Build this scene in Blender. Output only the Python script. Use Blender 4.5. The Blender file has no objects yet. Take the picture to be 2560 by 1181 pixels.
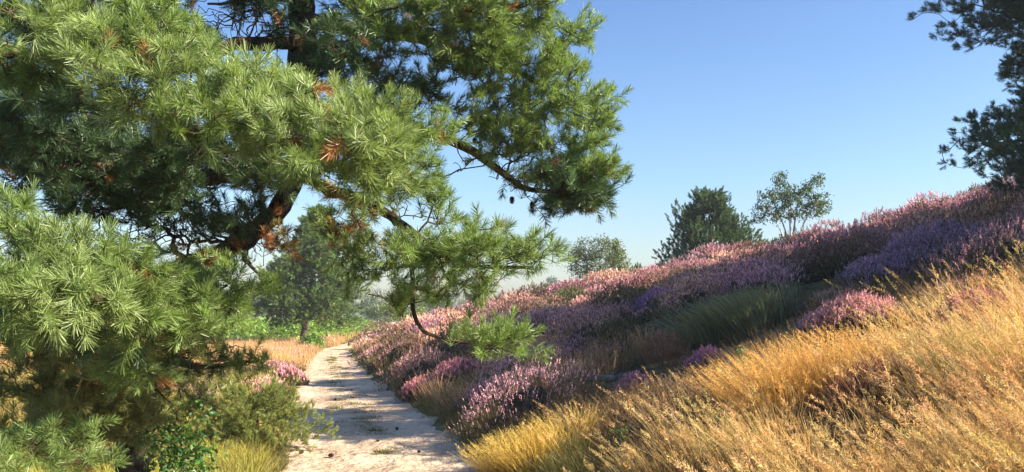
import bpy, math
import numpy as np
from mathutils import Vector
C = bpy.context.scene.collection
S = bpy.context.scene

# ------------------------------------------------------------------ camera, sky, sun, exposure
F = 2009.0; HZ = 785.0; CX = 1280.0; EYE = 1.6          # focal length and horizon of the photograph, in its pixels
cam = bpy.data.cameras.new("camera"); co = bpy.data.objects.new("camera", cam); C.objects.link(co)
co.location = (0, 0, EYE); co.rotation_euler = (math.radians(90), 0, 0)
cam.sensor_width = 36; cam.lens = 36 * F / 2560; cam.shift_y = (HZ - 590.5) / 2560
cam.clip_start = 0.05; cam.clip_end = 2000
S.camera = co
SUN_EL = math.radians(32); SUN_AZ = math.radians(106)     # azimuth from +Y (view direction) towards +X
w = bpy.data.worlds.new("World"); S.world = w; w.use_nodes = True
nt = w.node_tree; bg = nt.nodes["Background"]
sky = nt.nodes.new("ShaderNodeTexSky"); sky.sky_type = 'NISHITA'; sky.sun_disc = False
sky.sun_elevation = SUN_EL; sky.sun_rotation = SUN_AZ; sky.air_density = 1.1; sky.dust_density = 1.6; sky.ozone_density = 1.5
tint = nt.nodes.new("ShaderNodeVectorMath"); tint.operation = 'MULTIPLY'; tint.inputs[1].default_value = (.66, .90, 1.25)   # a clear, strongly blue morning sky
wg = nt.nodes.new("ShaderNodeTexCoord"); wz = nt.nodes.new("ShaderNodeSeparateXYZ"); wr = nt.nodes.new("ShaderNodeValToRGB"); wm = nt.nodes.new("ShaderNodeVectorMath"); wm.operation = 'MULTIPLY'
e_ = wr.color_ramp.elements; e_[0].position = 0; e_[0].color = (1.95, 1.4, 1.03, 1); e_[1].position = .42; e_[1].color = (1.05, 1.05, 1.05, 1)       # moisture low in the air pales the sky towards the horizon
e2_ = e_.new(.16); e2_.color = (1.5, 1.35, 1.15, 1)
nt.links.new(wg.outputs["Generated"], wz.inputs[0]); nt.links.new(wz.outputs[2], wr.inputs[0])
nt.links.new(sky.outputs[0], tint.inputs[0]); nt.links.new(tint.outputs[0], wm.inputs[0]); nt.links.new(wr.outputs[0], wm.inputs[1]); nt.links.new(wm.outputs[0], bg.inputs[0]); bg.inputs[1].default_value = 0.051
sl = bpy.data.lights.new("sun", 'SUN'); sl.energy = 5.0; sl.angle = math.radians(0.5); sl.color = (1, 0.87, 0.68)
so = bpy.data.objects.new("sun", sl); C.objects.link(so)
sv = Vector((math.sin(SUN_AZ) * math.cos(SUN_EL), math.cos(SUN_AZ) * math.cos(SUN_EL), math.sin(SUN_EL)))
so.rotation_euler = sv.to_track_quat('Z', 'Y').to_euler(); so.location = sv * 60
S.view_settings.view_transform = 'Standard'; S.view_settings.look = 'None'
S.view_settings.exposure = 1.75; S.view_settings.gamma = 1
S.cycles.max_bounces = 6; S.cycles.diffuse_bounces = 3; S.cycles.transmission_bounces = 3; S.cycles.volume_bounces = 0

# ------------------------------------------------------------------ helpers
def tag(o, label=None, cat=None, group=None, kind=None):
    for k, v in (("label", label), ("category", cat), ("group", group), ("kind", kind)):
        if v: o[k] = v
    return o
def P(px, py, Y):                                         # where a thing at distance Y seen in the photograph stands
    return np.array([(px - CX) / F * Y, Y, EYE + (HZ - py) / F * Y])
def unit(v): return v / np.maximum(np.linalg.norm(v, axis=-1, keepdims=True), 1e-9)
def perp(d, rng):
    r = unit(rng.normal(size=d.shape)); a = unit(np.cross(d, r)); return a, np.cross(d, a)
def mesh_obj(name, parts, mats, parent=None, smooth=False):
    """parts: list of (verts (N,3), faces (M,k), colours (N,3) or None, material index or array)"""
    V = []; L = []; T = []; MI = []; CO = []; off = 0; anyc = any(p[2] is not None for p in parts)
    for v, f, c, mi in parts:
        if len(f) == 0: continue
        V.append(v); L.append((f + off).ravel()); T.append(np.full(len(f), f.shape[1], np.int32)); off += len(v)
        MI.append(np.full(len(f), mi, np.int32) if np.isscalar(mi) else mi)
        if anyc: CO.append(c if c is not None else np.full((len(v), 3), .3))
    V = np.concatenate(V).astype(np.float32); L = np.concatenate(L).astype(np.int32); T = np.concatenate(T); MI = np.concatenate(MI)
    me = bpy.data.meshes.new(name)
    me.vertices.add(len(V)); me.vertices.foreach_set("co", V.ravel())
    me.loops.add(len(L)); me.loops.foreach_set("vertex_index", L)
    me.polygons.add(len(T)); st = np.concatenate([[0], np.cumsum(T)[:-1]]).astype(np.int32)
    me.polygons.foreach_set("loop_start", st)
    me.polygons.foreach_set("material_index", MI)
    if smooth: me.polygons.foreach_set("use_smooth", np.ones(len(T), bool))
    if anyc:
        a = me.color_attributes.new("Col", 'FLOAT_COLOR', 'POINT')
        cc = np.ones((len(V), 4), np.float32); cc[:, :3] = np.concatenate(CO); a.data.foreach_set("color", cc.ravel())
    for m in mats: me.materials.append(m)
    me.update(calc_edges=True)
    if not smooth: me.shade_flat()
    o = bpy.data.objects.new(name, me); C.objects.link(o)
    if parent: o.parent = parent
    return o
def empty(name, loc):
    o = bpy.data.objects.new(name, None); C.objects.link(o); o.location = tuple(loc); return o
def shift(parts, loc):
    l = np.asarray(loc, float); return [(v - l, f, c, m) for v, f, c, m in parts]
_g = np.random.default_rng(7).random((256, 256))
def vnoise(x, y):
    xi = np.floor(x).astype(int); yi = np.floor(y).astype(int); fx = x - xi; fy = y - yi
    fx = fx * fx * (3 - 2 * fx); fy = fy * fy * (3 - 2 * fy)
    a = _g[xi % 256, yi % 256]; b = _g[(xi + 1) % 256, yi % 256]; c = _g[xi % 256, (yi + 1) % 256]; d = _g[(xi + 1) % 256, (yi + 1) % 256]
    return (a * (1 - fx) + b * fx) * (1 - fy) + (c * (1 - fx) + d * fx) * fy
def fnoise(x, y, s, o=3):
    r = 0; a = 1; t = 0
    for i in range(o): r = r + a * vnoise(x / s + 17 * i, y / s + 31 * i); t += a; a *= .5; s *= .5
    return r / t

# ------------------------------------------------------------------ terrain shape
pY = [-10, 0, 8.1, 10.2, 15, 19.5, 28, 35.7, 40, 45, 55, 71, 300]
pL = [1.6, -.35, -2.24, -2.77, -4.05, -5.1, -7.0, -8.45, -8.6, -8.9, -10.2, -12.9, -20]
pR = [3.9, 1.62, -.26, -.81, -2.16, -3.4, -5.7, -7.35, -7.45, -7.7, -9.0, -11.7, -18]
cY = [-30, 20, 24, 26, 28, 30, 34, 38, 44, 55, 70, 300]
cX = [19, 18.5, 16.8, 15.6, 13.6, 12.2, 10.3, 7.9, 3.8, -2.5, -8, -10]
cZ = [5.5, 5.05, 4.75, 4.55, 4.25, 3.95, 3.5, 3.0, 2.1, .7, .15, .1]
def xl(Y): return np.interp(Y, pY, pL)
def xr(Y): return np.interp(Y, pY, pR)
def H(X, Y):
    X = np.asarray(X, float); Y = np.asarray(Y, float)
    r = xr(Y); D = np.interp(Y, cY, cX) - r; d = X - r; t = np.clip(d / D, 0, None); e = np.clip(d / 1.2, 0, 1)
    g = np.where(t < 1, 1 - (1 - np.clip(t, 0, 1)) ** 1.25, 1 - .02 * (t - 1))
    h = np.interp(Y, cY, cZ) * g * (.55 + .45 * e)
    und = (fnoise(X, Y, 2.6) - .5) * .30 * np.clip((d - 1) / 4, 0, 1)
    dl = xl(Y) - X
    und = und + (fnoise(X + 50, Y, 3.0) - .5) * .14 * np.clip(dl / 1.5, 0, 1) + .05 * np.clip(dl / .5, 0, 1) + .06 * np.clip(d / .35, 0, 1)
    inp = np.clip(np.minimum(-d, -dl) / .3, 0, 1)
    und = und + inp * ((fnoise(X, Y, .5, 2) - .5) * .03 - .03)
    return h + und
def pix(X, Y, Z): return CX + X / Y * F, HZ - (Z - EYE) / Y * F

def onground(px, py):                                     # ground point seen at a pixel of the photograph
    Ys = np.geomspace(3, 120, 4000); Xs = (px - CX) / F * Ys; dz = EYE + (HZ - py) / F * Ys - H(Xs, Ys)
    i = np.argmax(dz < 0); return np.array([Xs[i], Ys[i], H(Xs[i], Ys[i])])
CLEAR = [(*onground(a, b)[:2], r_) for a, b, r_ in ((1655, 925, .55), (1762, 930, .42), (1505, 962, .4), (1870, 830, .9), (2120, 838, .6), (1580, 985, .3), (2420, 830, .5))]
def clear(X, Y, pad=0.):                                  # keeps the space of single plants free, and what would hide them from the path
    k = np.ones(len(X), bool)
    for cx0, cy0, r_ in CLEAR:
        dX = X - cx0 * Y / cy0; dY = Y - cy0; k &= ~((np.abs(dX) < (r_ + pad) * .8) & (dY > -2.2 * (r_ + pad)) & (dY < r_ + pad))
    return k

# ------------------------------------------------------------------ materials
def nmat(name):
    m = bpy.data.materials.new(name); m.use_nodes = True; t = m.node_tree; return m, t, t.nodes, t.links, t.nodes["Principled BSDF"]
def leaf_mat(name, rough=.5, spec=.4, trans=.3, scale=1.0, vary=.35, tint=None, tcol=(1.15, 1.15, .55)):
    m, t, N, L, B = nmat(name)
    a = N.new("ShaderNodeAttribute"); a.attribute_name = "Col"
    g = N.new("ShaderNodeNewGeometry")
    mr = N.new("ShaderNodeMapRange"); mr.inputs[3].default_value = 1 - vary; mr.inputs[4].default_value = 1 + vary
    L.new(g.outputs["Random Per Island"], mr.inputs[0])
    mu = N.new("ShaderNodeVectorMath"); mu.operation = 'SCALE'; L.new(a.outputs["Color"], mu.inputs[0]); L.new(mr.outputs[0], mu.inputs["Scale"])
    L.new(mu.outputs[0], B.inputs["Base Color"]); B.inputs["Roughness"].default_value = rough; B.inputs["Specular IOR Level"].default_value = spec
    tr = N.new("ShaderNodeBsdfTranslucent"); mx = N.new("ShaderNodeMixShader"); mx.inputs[0].default_value = trans
    m2 = N.new("ShaderNodeVectorMath"); m2.operation = 'MULTIPLY'; m2.inputs[1].default_value = tcol
    L.new(mu.outputs[0], m2.inputs[0]); L.new(m2.outputs[0], tr.inputs[0])
    L.new(B.outputs[0], mx.inputs[1]); L.new(tr.outputs[0], mx.inputs[2]); L.new(mx.outputs[0], N["Material Output"].inputs[0])
    return m
def noise_mat(name, c1, c2, scale, rough=.9, bump=.5, bdist=.02, c3=None, detail=8, lo=.4, hi=.6, spec=.2):
    m, t, N, L, B = nmat(name)
    g = N.new("ShaderNodeTexCoord"); n = N.new("ShaderNodeTexNoise"); n.inputs["Scale"].default_value = scale; n.inputs["Detail"].default_value = detail
    L.new(g.outputs["Object"], n.inputs[0])
    r = N.new("ShaderNodeValToRGB"); r.color_ramp.elements[0].color = (*c1, 1); r.color_ramp.elements[1].color = (*c2, 1)
    r.color_ramp.elements[0].position = lo; r.color_ramp.elements[1].position = hi
    if c3: e = r.color_ramp.elements.new((lo + hi) / 2); e.color = (*c3, 1)
    L.new(n.outputs[0], r.inputs[0]); L.new(r.outputs[0], B.inputs["Base Color"])
    B.inputs["Roughness"].default_value = rough; B.inputs["Specular IOR Level"].default_value = spec
    n2 = N.new("ShaderNodeTexNoise"); n2.inputs["Scale"].default_value = scale * 4; n2.inputs["Detail"].default_value = 6; L.new(g.outputs["Object"], n2.inputs[0])
    b = N.new("ShaderNodeBump"); b.inputs["Strength"].default_value = bump; b.inputs["Distance"].default_value = bdist
    L.new(n2.outputs[0], b.inputs["Height"]); L.new(b.outputs[0], B.inputs["Normal"])
    return m
M_needle = leaf_mat("pine_needles", rough=.42, spec=.5, trans=.33, vary=.3)
M_farneedle = leaf_mat("far_needles", rough=.6, spec=.25, trans=.25, vary=.35)
M_leaf = leaf_mat("leaves", rough=.45, spec=.45, trans=.35, vary=.35)
M_heath = leaf_mat("heather_bloom", rough=.8, spec=.1, trans=.3, vary=.3, tcol=(1.15, .85, .85))
M_grass = leaf_mat("dry_grass", rough=.55, spec=.3, trans=.35, vary=.3, tcol=(1.15, 1.0, .6))
M_bark = noise_mat("pine_bark", (.012, .009, .008), (.09, .062, .045), 9, bump=1, bdist=.03)
M_redbark = noise_mat("orange_pine_bark", (.018, .013, .011), (.30, .12, .045), 7, bump=1, bdist=.03, lo=.57, hi=.66)
M_twig = noise_mat("twig_bark", (.022, .016, .012), (.085, .058, .04), 12)
M_palebark = noise_mat("pale_birch_bark", (.08, .07, .06), (.55, .52, .48), 5, lo=.3, hi=.5)
M_green_twig = noise_mat("bare_green_twig", (.25, .24, .10), (.40, .36, .18), 20)
M_soil = noise_mat("heath_soil", (.035, .028, .014), (.14, .11, .045), 2.2, c3=(.07, .06, .022), bump=.8, bdist=.05)
M_core = noise_mat("heather_stems", (.012, .012, .009), (.05, .042, .026), 14, bump=1, bdist=.05)
M_wood = noise_mat("weathered_wood", (.05, .048, .045), (.2, .19, .175), 8)
M_cone = noise_mat("cone_scales", (.02, .013, .008), (.10, .065, .04), 60)

# ------------------------------------------------------------------ generators
def tube(pts, rad, sides=10, rough=0, seed=0):
    pts = np.asarray(pts, float); n = len(pts); rad = np.asarray(rad, float); rng = np.random.default_rng(seed)
    tg = unit(np.gradient(pts, axis=0)); ref = np.array([.3, .9, .2]); a = unit(np.cross(tg, ref)); b = np.cross(tg, a)
    th = np.linspace(0, 2 * np.pi, sides, endpoint=False)
    rr = rad[:, None] * (1 + rough * rng.normal(size=(n, sides)))
    v = pts[:, None] + rr[..., None] * (np.cos(th)[None, :, None] * a[:, None] + np.sin(th)[None, :, None] * b[:, None])
    i = np.arange(n - 1)[:, None] * sides; j = np.arange(sides)[None]; k = (j + 1) % sides
    f = np.stack([i + j, i + k, i + sides + k, i + sides + j], -1).reshape(-1, 4)
    return v.reshape(-1, 3), f
def spline(pts, step):
    """pts rows x,y,z,r -> smooth dense rows"""
    p = np.asarray(pts, float); q = np.vstack([2 * p[0] - p[1], p, 2 * p[-1] - p[-2]]); out = []
    for i in range(1, len(q) - 2):
        n = max(2, int(np.linalg.norm(q[i + 1, :3] - q[i, :3]) / step)); t = np.linspace(0, 1, n, endpoint=False)[:, None]
        out.append(.5 * (2 * q[i] + (q[i + 1] - q[i - 1]) * t + (2 * q[i - 1] - 5 * q[i] + 4 * q[i + 1] - q[i + 2]) * t ** 2 + (3 * q[i] - q[i - 1] - 3 * q[i + 1] + q[i + 2]) * t ** 3))
    return np.vstack(out + [p[-1:]])
def wobble(p, amp, rng):
    n = rng.normal(size=(len(p), 3)) * amp; n = np.cumsum(n, 0) - np.linspace(0, 1, len(p))[:, None] * n.sum(0); q = p.copy(); q[:, :3] += n; return q
def grow(limbs, att, rng, jit=.12, mid=2, wroot=.15):
    """limbs: list of dense polylines (x,y,z,r); att: (n,3). returns nodes, parent, attractor node ids"""
    nodes = [l[:, :3] for l in limbs]; par = []; o = 0; path = []
    for l in limbs:
        par += [-1] + list(range(o, o + len(l) - 1)); o += len(l)
    cap = o + len(att) * (mid + 1)
    Nn = np.zeros((cap, 3)); Nn[:o] = np.vstack(nodes); Pp = np.full(cap, -1); Pp[:o] = par
    cost = np.zeros(cap); dirs = np.zeros((cap, 3)); dirs[:o] = np.vstack([unit(np.gradient(l[:, :3], axis=0)) for l in limbs])
    d0 = np.full(len(att), 9e9)
    for s in range(0, o, 2000): d0 = np.minimum(d0, np.sqrt(((att[:, None] - Nn[None, s:min(o, s + 2000)]) ** 2).sum(-1)).min(1))
    tips = np.zeros(len(att), int); nl = o
    for ai in np.argsort(d0):
        a = att[ai]; v = a - Nn[:o]; d = np.sqrt((v ** 2).sum(1)) + 1e-6
        c = d * (1.25 - .35 * (v * dirs[:o]).sum(1) / d) + wroot * cost[:o]
        j = int(c.argmin()); p = Nn[j]; dd = d[j]; last = j
        for m in range(1, mid + 2):
            t = m / (mid + 1); q = p + (a - p) * t
            if m <= mid: q = q + rng.normal(size=3) * dd * jit * .6 + dirs[j] * dd * .18 * math.sin(math.pi * t)
            Nn[o] = q; Pp[o] = last; dirs[o] = unit((q - Nn[last])[None])[0]; cost[o] = cost[last] + np.linalg.norm(q - Nn[last]); last = o; o += 1
        tips[ai] = last
    return Nn[:o], Pp[:o], tips, dirs[:o], nl
def twigs(N, Pp, nl, r0, rmax, sides=4, power=2.3):
    """tube prisms for every grown edge (the limbs themselves are drawn apart)"""
    n = len(N); cnt = np.zeros(n); kids = np.zeros(n, int)
    for i in range(n - 1, nl - 1, -1):
        if kids[i] == 0: cnt[i] += 1
        if Pp[i] >= 0: cnt[Pp[i]] += cnt[i]; kids[Pp[i]] += 1
    r = np.minimum(r0 * np.maximum(cnt, 1) ** (1 / power), rmax)
    e = np.arange(nl, n); a = N[Pp[e]]; b = N[e]; rb = r[e]; ra = np.where(Pp[e] >= nl, np.minimum(r[Pp[e]], rb * 1.5), rb)
    d = unit(b - a); u = unit(np.cross(d, np.array([.21, .35, .91]))); w_ = np.cross(d, u)
    th = np.arange(sides) * 2 * np.pi / sides; cs = np.cos(th)[None, :, None] * u[:, None] + np.sin(th)[None, :, None] * w_[:, None]
    b = b + d * rb[:, None] * .3
    v = np.concatenate([a[:, None] + cs * ra[:, None, None], b[:, None] + cs * rb[:, None, None]], 1)
    base = np.arange(len(e))[:, None, None] * 2 * sides; j = np.arange(sides); k = (j + 1) % sides
    f = base + np.stack([j, k, k + sides, j + sides], -1)[None]
    return v.reshape(-1, 3), f.reshape(-1, 4)
def needles(p, d, L, n, nl, wd, col, rng, spread=(.5, 1.15)):
    """shoots at p along d; L shoot length; n needles each; col (m,3)"""
    m = len(p); t = rng.random((m, n)) ** .8; a, b = perp(d, rng); ph = rng.random((m, n)) * 6.283
    th = spread[1] - (spread[1] - spread[0]) * t + rng.normal(size=(m, n)) * .12
    rad = np.cos(ph)[..., None] * a[:, None] + np.sin(ph)[..., None] * b[:, None]
    nd = d[:, None] * np.cos(th)[..., None] + rad * np.sin(th)[..., None] + np.array([0, 0, .06])
    nd = unit(nd); root = p[:, None] + d[:, None] * (t * L[:, None])[..., None]
    ln = nl * (.75 + .4 * rng.random((m, n)))[..., None]; tip = root + nd * ln
    sd = unit(np.cross(nd, rng.normal(size=nd.shape))) * wd * .5
    v = np.stack([root - sd, root + sd, tip + sd * .55, tip - sd * .55], 2).reshape(-1, 3)
    f = np.arange(len(v)).reshape(-1, 4); c = np.repeat(col, n * 4, 0)
    return v, f, c
def leafquads(c, size, col, rng, nrm=None, flat=0., asp=.62):
    m = len(c); n = unit(rng.normal(size=(m, 3)) + np.array([0, 0, flat])); a, b = perp(n, rng); s = size * (.6 + .7 * rng.random(m))[:, None]
    v = np.stack([c - a * s * .5, c + b * s * asp * .5 + n * s * .08, c + a * s * .55, c - b * s * asp * .5 + n * s * .08], 1).reshape(-1, 3)
    return v, np.arange(m * 4).reshape(-1, 4), np.repeat(col, 4, 0)
def jitcol(base, n, rng, sv=.18, sh=.10):
    c = np.asarray(base, float) * np.exp(rng.normal(size=(n, 1)) * sv) * np.exp(rng.normal(size=(n, 3)) * sh); return np.clip(c, 0, 1)
def ell(c, r, n, rng, shell=.0):
    v = unit(rng.normal(size=(n, 3))) * (shell + (1 - shell) * rng.random((n, 1)) ** (1 / 3)); return np.asarray(c) + v * np.asarray(r)

# ------------------------------------------------------------------ ground sheet and path
def axis_u(): 
    a = np.concatenate([-np.geomspace(220, 12, 40), np.arange(-11.7, -6, .2), np.arange(-6, 3, .1), np.arange(3, 20, .2), np.geomspace(20.3, 220, 36)]); return a
def axis_v():
    return np.concatenate([np.linspace(-60, -3, 20), np.arange(-2.5, 5, .2), np.arange(5, 20, .1), np.arange(20, 34, .2), np.geomspace(34.4, 290, 70)])
gx, gy = np.meshgrid(axis_u(), axis_v()); nx = gx.shape[1]; ny = gx.shape[0]
gz = H(gx, gy)
gv = np.stack([gx, gy, gz], -1).reshape(-1, 3)
ii = (np.arange(ny - 1)[:, None] * nx + np.arange(nx - 1)[None]).ravel(); gf = np.stack([ii, ii + 1, ii + nx + 1, ii + nx], -1)
tag(mesh_obj("ground", [(gv, gf, None, 0)], [M_soil], smooth=True), "brown heath soil and litter under grass and heather", "ground", kind="structure")

m, t, N, L, B = nmat("pale_sand")
g = N.new("ShaderNodeTexCoord")
def nz(sc, det=8, src="Object"):
    n = N.new("ShaderNodeTexNoise"); n.inputs["Scale"].default_value = sc; n.inputs["Detail"].default_value = det; L.new(g.outputs[src], n.inputs[0]); return n
n1 = nz(1.1); n2 = nz(38); n3 = nz(7, 10)
r = N.new("ShaderNodeValToRGB"); r.color_ramp.elements[0].color = (.36, .27, .19, 1); r.color_ramp.elements[1].color = (.56, .43, .31, 1); r.color_ramp.elements[0].position = .35; r.color_ramp.elements[1].position = .62
L.new(n1.outputs[0], r.inputs[0])
r2 = N.new("ShaderNodeValToRGB"); r2.color_ramp.elements[0].color = (.45, .36, .28, 1); r2.color_ramp.elements[1].color = (1, 1, 1, 1); r2.color_ramp.elements[0].position = .33; r2.color_ramp.elements[1].position = .47
L.new(n2.outputs[0], r2.inputs[0])
mm = N.new("ShaderNodeMix"); mm.data_type = 'RGBA'; mm.blend_type = 'MULTIPLY'; mm.inputs[0].default_value = .7
L.new(r.outputs[0], mm.inputs[6]); L.new(r2.outputs[0], mm.inputs[7]); L.new(mm.outputs[2], B.inputs["Base Color"]); B.inputs["Roughness"].default_value = .95; B.inputs["Specular IOR Level"].default_value = .1
b1 = N.new("ShaderNodeBump"); b1.inputs["Distance"].default_value = .08; b1.inputs["Strength"].default_value = 1.0; L.new(n3.outputs[0], b1.inputs["Height"])
b2 = N.new("ShaderNodeBump"); b2.inputs["Distance"].default_value = .012; b2.inputs["Strength"].default_value = .8; L.new(n2.outputs[0], b2.inputs["Height"]); L.new(b1.outputs[0], b2.inputs["Normal"])
L.new(b2.outputs[0], B.inputs["Normal"]); M_sand = m
ys = np.concatenate([np.arange(-3, 14, .06), np.arange(14, 36, .14), np.arange(36, 110, 1.)]); ts = np.linspace(0, 1, 40)
eL = xl(ys) - .16 + (fnoise(ys, ys * 0, .7) - .5) * .35; eR = xr(ys) + .16 + (fnoise(ys, ys * 0 + 9, .7) - .5) * .35
px_ = eL[:, None] + (eR - eL)[:, None] * ts; py_ = np.repeat(ys[:, None], 40, 1)
lump = (fnoise(px_, py_, .30, 3) - .5) * .075 * (py_ < 40)
pz_ = H(px_, py_) + .022 + lump * np.sin(np.pi * ts) - .035 * (np.abs(ts - .5) * 2) ** 8
ii = (np.arange(len(ys) - 1)[:, None] * 40 + np.arange(39)[None]).ravel(); pf = np.stack([ii, ii + 1, ii + 41, ii + 40], -1)
tag(mesh_obj("path", [(np.stack([px_, py_, pz_], -1).reshape(-1, 3), pf, None, 0)], [M_sand], smooth=True), "pale sandy footpath running through the heath", "path", kind="structure")

# ------------------------------------------------------------------ grass
def blades(base, h, lean, bend, wd, col, rng, tipcol=None, seg=3):
    n = len(base); up = np.array([0, 0, 1.]); dr = unit(up + lean); az = rng.random(n) * 6.283
    side = np.stack([np.cos(az), np.sin(az), 0 * az], -1) * wd[:, None] * .5
    vs = []; cs = []
    for k in range(seg + 1):
        t = k / seg; c = base + dr * (h * t)[:, None] + bend * (h * t * t)[:, None]
        s = side * (1 - .75 * t); vs += [c - s, c + s]
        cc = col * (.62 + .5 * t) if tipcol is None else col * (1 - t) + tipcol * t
        cs += [cc, cc]
    v = np.stack(vs, 1).reshape(-1, 3); c = np.stack(cs, 1).reshape(-1, 3); K = 2 * (seg + 1)
    b = (np.arange(n) * K)[:, None]; f = np.concatenate([b + np.array([2 * k, 2 * k + 1, 2 * k + 3, 2 * k + 2])[None] for k in range(seg)], 0)
    tip = base + dr * h[:, None] + bend * h[:, None]
    return v, f, c, tip, unit(dr + 2 * bend)
def panicle(tip, d, L, k, col, rng, wd=.0045):
    """loose seed head: k small drooping sprays below each tip"""
    n = len(tip); t = rng.random((n, k)); a, b = perp(d, rng); ph = rng.random((n, k)) * 6.283
    root = tip[:, None] - d[:, None] * (L[:, None] * t)[..., None]
    rad = np.cos(ph)[..., None] * a[:, None] + np.sin(ph)[..., None] * b[:, None]
    dd = unit(d[:, None] * .7 + rad * .75 + np.array([0, 0, -.12])); ln = (.008 + .016 * t + .008 * rng.random((n, k)))[..., None]
    e = root + dd * ln; s = unit(np.cross(dd, rng.normal(size=dd.shape))) * wd * .5
    v = np.stack([root - s * .4, root + s * .4, e + s * 1.2, e - s], 2).reshape(-1, 3)
    return v, np.arange(len(v)).reshape(-1, 4), np.repeat(col, k * 4, 0)
def tussocks(cen, rad, n, h, colour, rng, wind=(-.12, 0, 0), wd=.0035, heads=0, spread=.38, headcol=None, cj=.16):
    T = len(cen); nn = n if not np.isscalar(n) else np.full(T, n); idx = np.repeat(np.arange(T), nn); m = len(idx)
    az = rng.random(m) * 6.283; rr = np.sqrt(rng.random(m)) * rad[idx]; out = np.stack([np.cos(az), np.sin(az), 0 * az], -1)
    base = cen[idx] + out * rr[:, None]; base[:, 2] = H(base[:, 0], base[:, 1]) - .02
    tl = rng.normal(size=(T, 3))[idx] * np.array([.16, .16, 0]); hh = h[idx] * (.55 + .5 * rng.random(m)); lean = tl + out * (spread * (rr / rad[idx]))[:, None] + rng.normal(size=(m, 3)) * .09 + np.array(wind)
    bend = out * .10 + np.array(wind) * 1.0 + rng.normal(size=(m, 3)) * .07; bend[:, 2] = -.06
    w_ = wd * np.clip(base[:, 1] / 5, .8, 4) * (.8 + .5 * rng.random(m))
    col = np.clip(colour[idx] * np.exp(rng.normal(size=(m, 1)) * cj), 0, 1)
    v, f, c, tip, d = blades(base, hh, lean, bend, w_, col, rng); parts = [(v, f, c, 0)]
    if heads:
        s = rng.random(m) < (1.0 if heads > 3 else .25 if heads > 1 else .2); k = int(13 * min(heads, 3))
        hc = (colour[idx][s] * np.array([1.1, 1.05, 1.0])) if headcol is None else np.repeat(np.array([headcol]), s.sum(), 0) * np.exp(rng.normal(size=(s.sum(), 1)) * .15)
        pv, pf2, pc = panicle(tip[s], d[s], hh[s] * .26, k, np.clip(hc, 0, 1), rng, wd=.0022 * np.clip(base[s, 1].mean() / 5, .8, 3)); parts.append((pv, pf2, pc, 0))
    return parts
def field(n, u0, u1, y0, y1, rng):
    """points spread evenly over the ground as seen from the path"""
    u = u0 + (u1 - u0) * rng.random(n); Y = np.exp(math.log(y0) + (math.log(y1) - math.log(y0)) * rng.random(n)); X = u * Y
    Z = H(X, Y); q = pix(X, Y, Z); return X, Y, Z, q[0], q[1]
GOLD = np.array([.56, .39, .155]); STRAW = np.array([.66, .51, .26]); OLIVE = np.array([.15, .17, .045]); RUST = np.array([.30, .15, .06])
def inter(x, xs, ys_): return np.interp(x, xs, ys_)
# upper limit (photo row) of the golden grass on the near slope
gold_top = lambda x: inter(x, [1100, 1180, 1350, 1550, 1750, 1900, 2080, 2300, 2560, 3200], [1190, 1160, 1130, 1100, 1062, 1012, 940, 815, 728, 640])
rng = np.random.default_rng(11)
X, Y, Z, qx, qy = field(5200, -.2, .95, 2.0, 13.5, rng)
d = X - xr(Y); k = (d > .45) & (qy > gold_top(qx) + rng.normal(size=len(X)) * 18 + 150 * (fnoise(X + 3, Y, 1.0) - .45)); X, Y, Z, d = X[k], Y[k], Z[k], d[k]
keep = rng.random(len(X)) < np.clip((fnoise(X, Y, .8) - .36) * 3.4, .03, 1); X, Y, Z, d = X[keep], Y[keep], Z[keep], d[keep]
k = clear(X, Y, -.1); X, Y, Z, d = X[k], Y[k], Z[k], d[k]; n = len(X); fn = fnoise(X + 9, Y, 1.1)[:, None]; f2 = fnoise(X, Y + 40, .8)[:, None]
col = GOLD * (1 - fn) + STRAW * fn; col = np.where(f2 > .60, RUST * .6 + col * .4, col); col = np.where((f2 < .32), OLIVE * .6 + col * .4, col); gl = np.clip(1 - d / 1.3, 0, 1)[:, None]; col = col * (1 - .5 * gl) + .5 * gl * np.array([.50, .46, .10]); col = col * np.exp(rng.normal(size=(n, 1)) * .22)
hh = .08 + .46 * fnoise(X, Y, .8) * (.7 + .6 * rng.random(n)); hh *= np.clip(.55 + d / 1.6, .55, 1.15)
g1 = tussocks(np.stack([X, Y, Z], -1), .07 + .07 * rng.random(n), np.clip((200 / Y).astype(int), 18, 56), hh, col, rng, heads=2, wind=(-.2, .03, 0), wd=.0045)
ki = rng.random(len(X)) < .55; Xs, Ys, Zs = X[ki] + rng.normal(size=ki.sum()) * .12, Y[ki] + rng.normal(size=ki.sum()) * .12, Z[ki]
g1 += tussocks(np.stack([Xs, Ys, Zs], -1), np.full(len(Xs), .12), 4, .45 + .30 * rng.random(len(Xs)), jitcol((.72, .52, .26), len(Xs), rng), rng, wd=.003, heads=4, wind=(-.3, .03, 0), spread=.3)
tag(mesh_obj("dry_grass", g1, [M_grass]), "golden dry grass covering the near slope", "grass", kind="stuff")
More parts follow.
